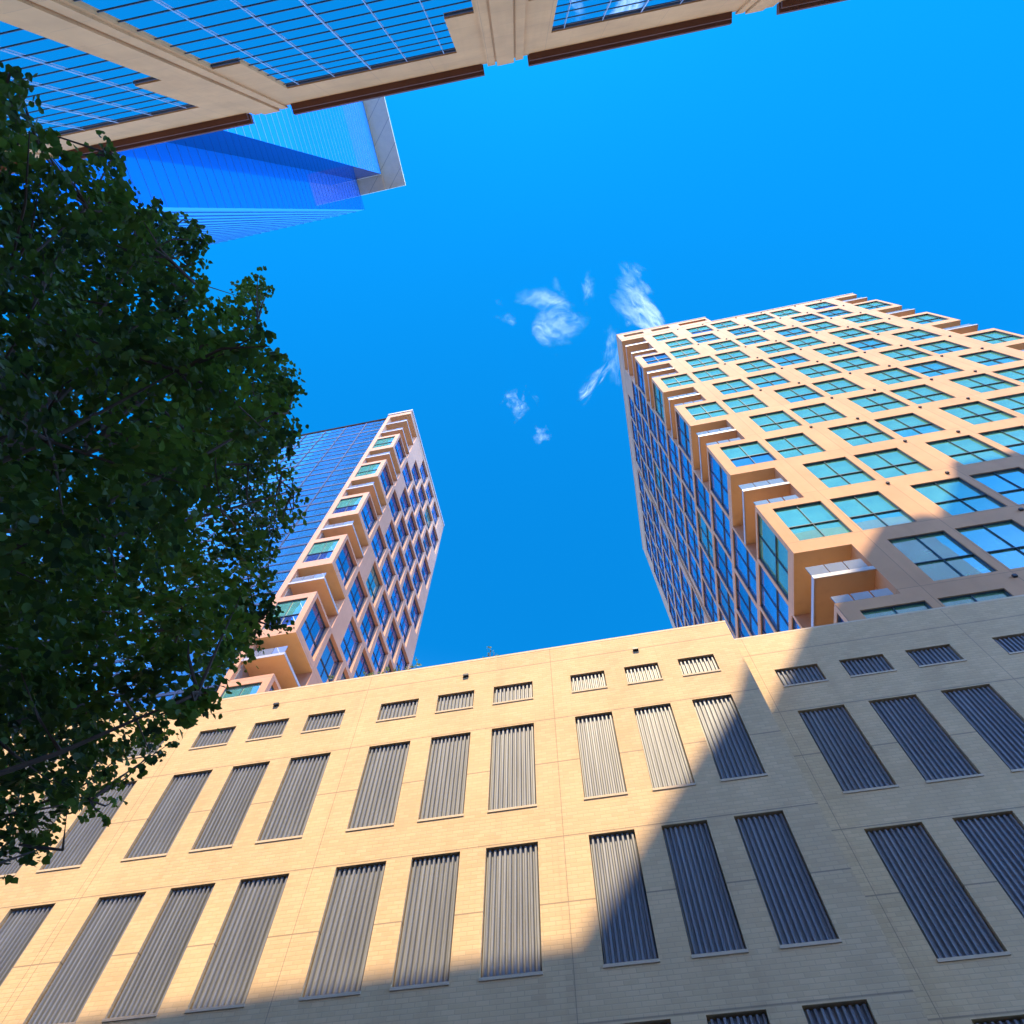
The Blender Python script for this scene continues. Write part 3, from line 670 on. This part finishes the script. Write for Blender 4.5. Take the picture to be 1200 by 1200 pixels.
# ------------------------------------------------------------------ street tree on the left
TX, TY = -6.4, 1.7
tree = thing('street_tree', (TX, TY, 0.13), 'dense dark green leafy tree filling the left edge', 'tree')
CL = [(-3.31,0.61,8.53,0.36),(-8.69,-0.01,11.66,0.41),(-9.15,3.43,8.09,0.56),(-7.31,5.75,7.59,0.35),(-5.73,-0.79,11.01,0.52),(-4.65,1.27,5.82,0.51),(-9.50,3.37,9.95,0.43),(-7.20,3.56,9.73,0.60),(-5.97,-0.63,8.52,0.49),(-2.93,1.42,8.15,0.27),(-7.05,2.47,10.97,0.47),(-7.32,0.83,10.40,0.56),(-7.53,4.58,5.91,0.58),(-6.16,3.67,8.95,0.41),(-5.95,1.39,11.93,0.33),(-4.27,1.83,9.23,0.47),(-5.23,-0.72,9.13,0.52),(-8.78,3.24,8.62,0.48),(-6.59,-0.48,8.48,0.60),(-8.71,3.74,6.11,0.38),(-6.14,-2.04,11.20,0.15),(-6.34,0.57,13.07,0.43),(-3.01,0.85,7.34,0.43),(-9.88,1.98,8.02,0.33),(-6.00,-1.31,7.64,0.54),(-4.41,-1.25,6.92,0.45),(-7.16,3.28,11.48,0.42),(-5.31,2.22,11.64,0.40),(-7.74,5.16,8.60,0.61),(-9.23,4.21,8.33,0.46),(-8.30,0.15,11.77,0.44),(-4.88,-1.25,7.33,0.33),(-4.80,1.51,10.14,0.40),(-2.84,2.41,6.04,0.30),(-7.61,2.36,9.45,0.35),(-4.58,1.79,8.82,0.54),(-5.99,0.50,10.91,0.54),(-2.87,1.32,5.98,0.59),(-5.77,4.16,9.17,0.48),(-8.39,2.98,9.42,0.60),(-6.94,4.24,7.52,0.46),(-9.12,-0.42,10.98,0.43),(-7.53,-0.85,8.92,0.62),(-4.28,1.29,8.03,0.58),(-4.91,4.61,8.94,0.33),(-5.90,2.79,4.48,0.46),(-6.39,4.97,7.15,0.56),(-6.58,5.68,7.61,0.19),(-6.88,3.27,9.38,0.39),(-4.42,3.52,7.82,0.46),(-8.95,4.68,7.17,0.41),(-8.08,4.50,8.13,0.35),(-7.46,1.46,7.20,0.35),(-6.84,1.56,10.37,0.33),(-5.72,2.55,6.19,0.59),(-8.44,4.63,9.07,0.60),(-9.19,4.67,8.47,0.50),(-8.26,1.19,10.84,0.46),(-5.69,3.96,7.63,0.32),(-6.01,4.18,12.25,0.57),(-5.38,1.48,10.86,0.62),(-9.09,0.73,11.02,0.55),(-3.31,1.45,8.99,0.38),(-5.78,2.57,6.96,0.50),(-4.07,0.26,8.16,0.36),(-5.51,4.87,9.00,0.36),(-6.42,1.39,5.79,0.60),(-8.11,-0.56,11.31,0.49),(-5.24,2.16,5.95,0.37),(-7.52,2.39,12.90,0.46),(-7.21,3.26,8.06,0.47),(-2.53,0.54,7.03,0.24),(-6.93,0.79,11.25,0.46),(-5.59,-0.95,7.81,0.43),(-4.80,1.76,11.90,0.51),(-5.61,1.39,11.57,0.44),(-9.39,1.24,9.03,0.56),(-8.72,2.50,7.93,0.53),(-4.82,-0.44,6.02,0.49),(-5.99,4.78,11.81,0.47),(-7.71,-1.03,10.25,0.54),(-8.21,3.13,5.86,0.59),(-6.50,-0.45,11.44,0.36),(-5.92,0.72,12.73,0.52),(-3.43,2.73,6.00,0.51),(-6.75,1.24,11.48,0.49),(-4.96,1.14,10.91,0.38),(-8.95,2.10,12.20,0.40),(-5.40,4.44,11.40,0.19),(-5.86,-0.05,12.60,0.40),(-6.51,2.46,11.27,0.53),(-6.78,-1.23,8.97,0.39),(-9.06,2.11,9.31,0.62),(-9.00,4.26,6.66,0.39),(-3.82,1.72,5.45,0.53),(-5.80,3.71,10.35,0.56),(-9.79,2.97,9.45,0.53),(-7.84,4.49,10.14,0.55),(-4.50,0.37,10.60,0.45),(-4.82,1.98,12.81,0.38),(-8.07,-1.43,10.08,0.45),(-3.18,1.15,5.19,0.43),(-9.47,1.25,11.43,0.56),(-8.23,5.33,9.05,0.60),(-6.52,0.14,11.93,0.40),(-9.75,0.68,9.76,0.58),(-7.02,1.26,12.15,0.44),(-7.54,-2.16,10.34,0.56),(-5.07,-0.46,10.63,0.39),(-5.33,1.18,6.93,0.59),(-7.75,4.29,11.13,0.35),(-3.44,0.45,7.28,0.45),(-9.07,3.96,7.89,0.48),(-8.95,3.21,9.74,0.51),(-4.73,0.79,9.44,0.49),(-5.07,2.13,13.35,0.37),(-6.87,4.61,11.31,0.33),(-5.31,0.96,5.42,0.37),(-5.27,2.76,11.54,0.41),(-7.36,4.12,7.94,0.47),(-6.83,-2.13,8.68,0.33),(-9.07,3.76,11.03,0.61),(-4.11,0.66,5.65,0.38),(-8.26,5.40,7.89,0.48),(-6.06,-1.93,9.65,0.32),(-5.11,1.57,4.78,0.40),(-6.43,0.25,10.28,0.46),(-5.33,-1.08,11.17,0.30),(-3.75,1.56,8.27,0.34),(-4.86,0.70,12.58,0.31),(-8.58,3.24,11.25,0.61),(-6.00,-0.26,10.92,0.42),(-3.97,1.32,6.58,0.61),(-7.63,-1.11,10.79,0.52),(-5.56,1.98,6.36,0.59),(-5.50,2.51,11.85,0.42),(-10.04,1.91,8.84,0.35),(-7.71,2.57,11.39,0.55),(-4.12,1.50,7.11,0.45),(-8.75,3.86,9.55,0.44),(-5.60,-0.79,7.20,0.35),(-6.46,3.29,12.64,0.57),(-7.84,1.34,11.23,0.56),(-5.39,-0.33,11.08,0.36),(-6.98,5.16,10.41,0.47),(-8.10,2.75,7.06,0.38),(-7.35,0.79,12.23,0.50),(-5.72,3.32,7.73,0.43),(-8.47,1.59,11.97,0.33),(-5.78,2.17,5.20,0.33),(-5.78,0.96,11.07,0.49),(-7.16,2.67,9.83,0.41),(-8.59,-0.39,10.98,0.40),(-8.06,2.15,7.14,0.37),(-7.32,1.06,7.44,0.62),(-4.44,2.54,4.50,0.40),(-6.49,3.42,8.16,0.45),(-9.60,-0.54,9.69,0.50),(-9.62,3.45,6.75,0.33),(-8.72,2.84,7.01,0.42),(-4.30,0.97,9.98,0.55),(-8.82,0.43,8.55,0.34),(-3.94,3.72,6.98,0.17),(-6.54,4.04,6.84,0.57),(-4.62,1.35,6.80,0.50),(-7.24,-0.05,12.02,0.55),(-6.04,4.30,6.15,0.52),(-3.58,0.06,8.29,0.36),(-6.74,0.68,10.22,0.48),(-5.62,-0.98,10.55,0.45),(-7.45,-2.16,9.70,0.33),(-6.68,2.56,5.57,0.57),(-9.72,2.05,9.96,0.44),(-6.38,-1.73,9.05,0.47),(-5.57,-0.38,6.48,0.52),(-6.91,3.60,6.19,0.35),(-5.34,3.92,6.45,0.53),(-6.51,3.41,7.65,0.48),(-8.34,-0.56,8.99,0.51),(-3.98,0.49,7.15,0.60),(-6.69,-2.45,9.20,0.46),(-8.78,1.02,8.68,0.61),(-7.73,-0.35,10.85,0.47),(-8.80,1.28,12.01,0.54),(-7.67,4.19,9.32,0.54),(-6.48,1.91,11.80,0.60),(-4.93,2.36,5.27,0.52),(-7.86,4.01,12.34,0.46),(-7.83,3.90,10.52,0.43),(-4.44,2.23,11.03,0.50),(-4.74,0.22,8.24,0.36),(-6.55,5.03,9.88,0.39),(-8.97,1.60,11.30,0.33),(-7.97,1.20,8.06,0.40),(-6.55,-0.45,12.37,0.55),(-5.56,-0.98,8.65,0.60),(-6.16,3.78,5.97,0.60),(-4.17,-0.89,6.74,0.33),(-4.25,-0.89,8.62,0.48),(-4.32,1.14,10.75,0.33),(-5.09,2.80,6.01,0.56),(-4.62,-0.42,11.35,0.18),(-6.55,3.72,5.34,0.46),(-5.43,2.94,10.92,0.38),(-4.15,1.89,6.75,0.51),(-7.55,-0.42,9.36,0.40),(-5.05,2.63,8.48,0.58),(-7.31,3.91,6.95,0.35),(-5.49,3.21,9.13,0.50),(-7.40,0.49,9.80,0.50),(-5.16,-0.10,11.46,0.39),(-4.07,1.69,11.56,0.19),(-7.82,3.79,10.03,0.50),(-4.53,3.22,9.27,0.35),(-5.64,-0.03,6.92,0.53),(-5.53,-0.89,12.00,0.37),(-6.64,2.93,4.68,0.54),(-5.46,3.08,5.38,0.37),(-3.53,2.04,9.10,0.28),(-4.93,-1.87,8.77,0.37),(-8.18,2.94,10.94,0.58),(-6.53,-2.62,10.18,0.38),(-6.10,3.63,9.64,0.61),(-8.81,1.87,9.85,0.44),(-5.61,1.52,5.25,0.42),(-4.70,3.15,11.55,0.21),(-5.47,0.44,5.98,0.56),(-4.33,3.39,8.80,0.37),(-6.92,0.02,7.99,0.48),(-4.00,-0.51,6.84,0.38),(-7.56,-1.37,9.67,0.36),(-6.06,3.01,13.14,0.55),(-5.91,-2.00,10.18,0.47),(-8.79,-1.03,9.64,0.48),(-9.68,2.97,7.05,0.42),(-9.72,1.51,8.67,0.42),(-3.28,-0.65,7.71,0.21),(-5.96,3.31,11.97,0.41),(-4.85,1.05,5.05,0.51),(-8.37,2.56,7.41,0.38),(-6.49,-1.26,10.55,0.45),(-9.69,2.49,9.81,0.45),(-8.86,1.91,10.71,0.44),(-7.01,3.31,4.82,0.56),(-5.33,2.23,10.38,0.43),(-8.27,0.53,11.99,0.32),(-7.65,1.92,10.29,0.59),(-7.68,5.71,8.96,0.39),(-5.92,0.93,7.02,0.41),(-7.36,3.40,6.29,0.49),(-3.89,0.03,6.75,0.35),(-3.97,-0.29,5.40,0.55),(-8.16,0.90,12.67,0.58),(-6.37,3.19,11.80,0.46),(-5.91,-0.80,12.81,0.42),(-8.40,1.90,7.93,0.32),(-4.49,3.37,5.21,0.32),(-7.31,5.32,10.13,0.45),(-5.43,0.30,10.20,0.59),(-5.07,-0.83,11.36,0.24),(-7.88,3.63,11.93,0.54),(-9.42,-0.04,10.61,0.47),(-5.92,-0.23,10.02,0.37),(-5.50,-0.74,9.75,0.42),(-3.92,3.02,9.40,0.24),(-6.62,6.01,8.57,0.21),(-5.52,2.18,6.79,0.36),(-8.24,0.42,9.28,0.53),(-6.34,5.69,10.58,0.58),(-6.36,4.72,9.94,0.35),(-5.06,2.01,6.67,0.59),(-5.36,-1.73,9.07,0.60),(-8.72,3.78,7.48,0.48),(-6.35,3.07,7.16,0.60),(-8.03,1.42,10.49,0.40),(-6.17,-0.24,12.00,0.40),(-4.18,2.30,5.24,0.52),(-4.88,3.76,10.51,0.33),(-6.51,0.11,11.03,0.37),(-3.03,0.63,6.84,0.60),(-4.89,-1.29,10.13,0.35),(-5.63,4.66,7.52,0.47),(-6.56,-0.89,11.94,0.36),(-4.05,2.40,6.21,0.39),(-2.64,1.39,7.20,0.28),(-9.18,3.90,6.18,0.51),(-4.52,3.88,8.73,0.43),(-3.91,0.17,6.26,0.40),(-7.75,3.26,12.79,0.50),(-4.09,2.77,5.73,0.58),(-7.41,5.07,10.97,0.50),(-3.80,0.89,8.90,0.48),(-6.45,4.11,8.59,0.37),(-9.17,2.94,7.07,0.44),(-8.00,0.69,10.20,0.40),(-6.84,-0.48,9.46,0.41),(-8.42,-1.00,9.97,0.45),(-7.97,-0.19,12.47,0.60),(-8.41,2.17,10.11,0.37),(-5.82,1.99,11.90,0.49),(-6.11,1.99,11.50,0.36),(-7.89,4.30,5.38,0.38),(-7.83,-0.50,9.81,0.53),(-5.55,3.60,12.32,0.46),(-5.57,4.32,5.53,0.26),(-7.74,2.99,8.45,0.56),(-8.06,2.87,10.18,0.45),(-5.95,1.29,12.82,0.50),(-7.04,-0.67,11.96,0.33),(-7.22,4.76,7.55,0.35),(-5.09,4.53,10.47,0.14),(-9.23,0.90,10.25,0.42),(-10.21,1.56,9.87,0.43),(-7.37,1.96,6.77,0.46),(-8.63,-0.41,9.74,0.59),(-9.45,0.37,9.23,0.37),(-8.27,3.80,9.44,0.55),(-4.42,0.32,6.45,0.59),(-9.49,2.45,8.98,0.46),(-5.73,-0.52,12.09,0.42),(-5.08,0.11,8.83,0.41),(-3.83,-1.20,7.74,0.16),(-7.85,0.20,11.01,0.49),(-5.90,3.60,6.48,0.60),(-9.52,1.98,11.07,0.36),(-4.19,-0.89,9.06,0.22),(-6.34,1.43,12.54,0.45),(-5.93,2.49,11.21,0.57),(-6.85,-0.49,11.07,0.61),(-3.54,0.47,5.58,0.39),(-4.21,-2.00,8.42,0.10),(-5.02,-2.18,9.09,0.10),(-4.73,-2.08,8.83,0.10),(-4.66,-2.07,8.89,0.10),(-3.99,-1.80,8.00,0.10),(-3.88,-1.66,7.76,0.10),(-4.01,-1.62,7.89,0.15),(-3.87,-1.48,7.74,0.10),(-3.54,-1.27,7.15,0.10),(-5.02,-1.80,10.80,0.10),(-4.85,-1.49,8.86,0.27),(-5.14,-1.69,10.89,0.18),(-4.86,-1.62,10.65,0.10),(-3.80,-1.09,7.51,0.23),(-3.62,-1.06,7.54,0.10),(-3.51,-1.04,7.52,0.10),(-4.94,-1.50,10.69,0.13),(-5.06,-1.31,8.83,0.34),(-5.14,-1.23,9.22,0.34),(-3.98,-0.99,8.97,0.10),(-3.49,-0.56,7.81,0.34),(-5.79,-0.91,13.34,0.20),(-5.49,-0.85,13.13,0.20),(-5.27,-0.81,13.09,0.13),(-5.53,-0.69,12.66,0.34),(-4.55,-0.54,11.38,0.17),(-4.71,-0.42,11.22,0.29),(-4.37,-0.23,10.74,0.10),(-4.78,-0.09,11.44,0.10),(-4.69,0.10,13.41,0.10),(-3.50,0.05,8.71,0.14),(-4.86,0.24,13.13,0.12),(-4.81,0.29,13.50,0.26),(-4.75,0.34,13.90,0.10),(-7.41,-0.32,11.01,0.34),(-4.88,0.37,12.56,0.13),(-5.21,0.45,13.79,0.29),(-4.93,0.49,13.62,0.20),(-4.64,0.64,12.74,0.12),(-4.52,0.79,12.29,0.10),(-2.27,0.48,6.89,0.10),(-2.02,0.54,6.43,0.10),(-4.16,1.18,10.98,0.34),(-4.69,1.72,12.97,0.26),(-4.29,1.69,12.48,0.10),(-3.04,1.44,9.07,0.11),(-3.89,2.27,10.68,0.10),(-4.84,2.83,11.07,0.34),(-3.50,2.66,9.11,0.10),(-3.86,3.06,9.77,0.13),(-3.71,3.06,9.30,0.10),(-3.71,3.03,8.88,0.10),(-5.98,4.28,10.43,0.34),(-4.57,3.26,8.04,0.34),(-5.24,4.82,10.68,0.10),(-4.13,3.92,8.64,0.10),(-4.19,4.09,8.63,0.17),(-4.45,4.27,8.67,0.34),(-4.18,4.39,8.76,0.10),(-7.70,5.19,10.45,0.34),(-4.20,4.53,8.69,0.10),(-4.86,4.92,9.08,0.12),(-5.82,5.80,10.11,0.11),(-3.71,3.00,5.84,0.34),(-3.10,2.88,5.58,0.12),(-3.23,3.12,5.87,0.10),(-3.02,2.77,5.30,0.15),(-2.92,2.65,5.02,0.16),(-3.01,2.94,5.35,0.10),(-3.15,2.83,5.13,0.18),(-2.90,2.79,5.04,0.10),(-6.36,5.97,8.51,0.10),(-5.27,4.45,6.67,0.28),(-4.66,4.19,6.32,0.10),(-6.95,6.45,8.83,0.10),(-6.61,5.57,7.17,0.22),(-6.63,5.92,7.46,0.10),(-4.47,3.64,5.15,0.10),(-6.32,5.59,6.96,0.12),(-6.43,4.47,5.96,0.34),(-5.71,4.50,5.88,0.14),(-5.98,4.83,6.17,0.10),(-6.03,4.85,6.05,0.10),(-6.01,4.46,5.63,0.20),(-4.93,4.04,5.18,0.10),(-5.82,4.30,5.36,0.11),(-5.83,4.52,5.52,0.10),(-5.90,4.80,5.73,0.10)]
me = leaf_mesh('crown', [(x-TX, y-TY, z-0.13, r) for x, y, z, r in CL], 1350, 0.071, [M['leaf']], 4)
link('crown', me, tree)
mb = MB(); rg = random.Random(11)
mb.tube([(0, 0, -0.05), (0.02, 0.03, 0.5), (0.06, 0.0, 2.0), (0.02, -0.05, 4.2), (0.05, 0.05, 6.6), (0.0, 0.1, 9.0), (0.1, 0.0, 11.0)], [0.26, 0.20, 0.17, 0.15, 0.11, 0.07, 0.03], 12)
link('trunk', mb.mesh('trunk', [M['bark']]), tree)
mb = MB()
ends = []
for i, (x, y, z, r) in enumerate(CL):
    if i % 9: continue
    e = Vector((x-TX, y-TY, z-0.13)); hz = math.hypot(e.x, e.y)
    s0 = Vector((0.03, 0, max(2.6, min(10.4, e.z-hz*0.9-rg.uniform(0, 0.8)))))
    mid = s0.lerp(e, 0.5)+Vector((rg.uniform(-.3, .3), rg.uniform(-.3, .3), -0.10*hz))
    pts = [s0]+[(s0*(1-t)**2+mid*2*t*(1-t)+e*t*t)+Vector((rg.uniform(-.06, .06), rg.uniform(-.06, .06), rg.uniform(-.06, .06))) for t in (0.2, 0.4, 0.6, 0.8)]+[e]
    mb.tube(pts, [0.055, 0.045, 0.036, 0.027, 0.018, 0.006], 6); ends += pts[2:]
for i, (x, y, z, r) in enumerate(CL):
    if i % 9 == 0: continue
    e = Vector((x-TX, y-TY, z-0.13)); q = min(ends, key=lambda p: (p-e).length)
    mid = q.lerp(e, 0.5)+Vector((rg.uniform(-.12, .12), rg.uniform(-.12, .12), rg.uniform(-.12, .05)))
    mb.tube([q, mid, e], [0.016, 0.011, 0.004], 5)
link('limbs', mb.mesh('limbs', [M['bark']]), tree)

# ------------------------------------------------------------------ plants on the roof edge
def roof_plant(name, x, y, z, cl, label, seed, n=260, size=0.07):
    t = thing(name, (x, y, z), label, 'plant')
    link('foliage', leaf_mesh('foliage', cl, n, size, [M['shrub_leaf']], seed, 0.3), t)
    mb = MB()
    for c in cl: mb.tube([(c[0]*0.3, c[1]*0.3, 0), (c[0]*0.7, c[1]*0.7, c[2]*0.5), (c[0], c[1], c[2])], [0.02, 0.014, 0.006], 5)
    link('stem', mb.mesh('stem', [M['bark']]), t)
roof_plant('roof_shrub', S*-0.585, S*1.016, zw(1.285)+0.05, [(0.21*i-1.3+0.05*math.sin(i*3), 0.03*math.cos(i*2.1), 0.22+0.12*math.sin(i*1.7)+0.10*math.cos(i*4.1), 0.19) for i in range(13)], 'straggling low green shrub on the parapet at the foot of the slim tower', 21, 900, 0.045)
roof_plant('roof_weed', S*-0.272, S*1.016, zw(1.285)+0.05, [(0.0, 0, 0.20, 0.16), (0.14, 0.0, 0.36, 0.12), (-0.17, 0.02, 0.28, 0.12), (0.03, 0, 0.55, 0.10), (0.3, 0.0, 0.16, 0.12)], 'small green tuft on the parapet midway between the two towers', 22, 900, 0.045)
roof_plant('roof_weed', S*-0.02, S*1.016, zw(1.285)+0.05, [(0.0, 0, 0.10, 0.09), (0.14, 0.0, 0.12, 0.08), (-0.15, 0.02, 0.08, 0.07)], 'flat dark tuft on the parapet nearest the salmon tower', 23, 700, 0.04)
# ------------------------------------------------------------------ wisps of cloud
def cloudmat(name, seed, dens, thr, sx):
    mt = bpy.data.materials.new(name); mt.use_nodes = True; nn = mt.node_tree.nodes; nn.remove(nn['Principled BSDF'])
    pv = nn.new('ShaderNodeVolumePrincipled'); L(mt, pv.outputs[0], nn['Material Output'].inputs['Volume'])
    pv.inputs['Color'].default_value = (1, 1, 1, 1); pv.inputs['Anisotropy'].default_value = 0.0
    tc = N(mt, 'ShaderNodeTexCoord'); mp = N(mt, 'ShaderNodeMapping'); L(mt, tc.outputs['Object'], mp.inputs[0]); mp.inputs['Location'].default_value = (seed*3.7, seed*1.3, seed*2.1); mp.inputs['Scale'].default_value = (sx[0], sx[1], sx[2]*0.5)
    n = N(mt, 'ShaderNodeTexNoise'); L(mt, mp.outputs[0], n.inputs['Vector']); n.inputs['Scale'].default_value = 1.3; n.inputs['Detail'].default_value = 3; n.inputs['Roughness'].default_value = 0.5; n.inputs['Distortion'].default_value = 1.0
    n2 = N(mt, 'ShaderNodeTexNoise'); L(mt, mp.outputs[0], n2.inputs['Vector']); n2.inputs['Scale'].default_value = 3.2; n2.inputs['Detail'].default_value = 8; n2.inputs['Roughness'].default_value = 0.66; n2.inputs['Distortion'].default_value = 2.2
    ln = N(mt, 'ShaderNodeVectorMath', operation='LENGTH'); L(mt, tc.outputs['Object'], ln.inputs[0])
    fall = ramp(mt, ln.outputs['Value'], 0.25, 0.95, 0.0, 0.34)
    body = ramp(mt, mathn(mt, 'SUBTRACT', n.outputs[0], fall), thr, thr+0.22)
    wisp = mathn(mt, 'POWER', ramp(mt, n2.outputs[0], 0.36, 0.72), 1.8)
    L(mt, mathn(mt, 'MULTIPLY', mathn(mt, 'MULTIPLY', body, wisp), dens), pv.inputs['Density'])
    return mt
def cloud(label, dirv, dist, size, rz, seed, dens=0.16, thr=0.36, sx=(1, 1, 1)):
    bm = bmesh.new(); bmesh.ops.create_icosphere(bm, subdivisions=3, radius=1.0)
    me = bpy.data.meshes.new('cloud'); bm.to_mesh(me); bm.free(); me.materials.append(cloudmat('cloud_wisp', seed, dens, thr, sx))
    o = link('cloud', me, None, Vector(dirv)*dist+Vector((0, 0, EYE))); o.scale = tuple(1.35*q for q in size); o.rotation_euler = rz
    return tag(o, label, 'cloud', 'wisps of cloud between the towers')
CD = 620
cloud('largest ragged wisp of white cloud, alone in the sky gap left of centre', (0.018, 0.139, 0.990), CD, (44, 32, 15), (0, 0, 0.35), 1, 0.085, 0.385)
cloud('bright curling plume of cloud rising behind the top corner of the salmon tower', (0.163, 0.160, 0.973), CD, (20, 48, 14), (0, 0, -0.60), 2, 0.15, 0.385)
cloud('narrow slanting streak of cloud left of the salmon tower', (0.071, 0.256, 0.964), CD, (8, 28, 8), (0, 0, 0.80), 3, 0.11, 0.34)
cloud('small round puff of cloud above the roof line of the slim tower', (-0.052, 0.265, 0.963), CD, (18, 18, 9), (0, 0, 0), 4, 0.09, 0.36)
cloud('tiniest faint puff of cloud low in the sky gap', (-0.022, 0.321, 0.947), CD, (9, 9, 6), (0, 0, 0), 5, 0.10, 0.34)
cloud('faint thin cloud half hidden behind the salmon tower edge', (0.106, 0.222, 0.969), CD, (12, 36, 9), (0, 0, 0.05), 6, 0.06, 0.36)
cloud('thin scrap of cloud between the two brightest clouds', (0.086, 0.119, 0.989), CD, (7, 16, 6), (0, 0, 0.15), 7, 0.06, 0.36)
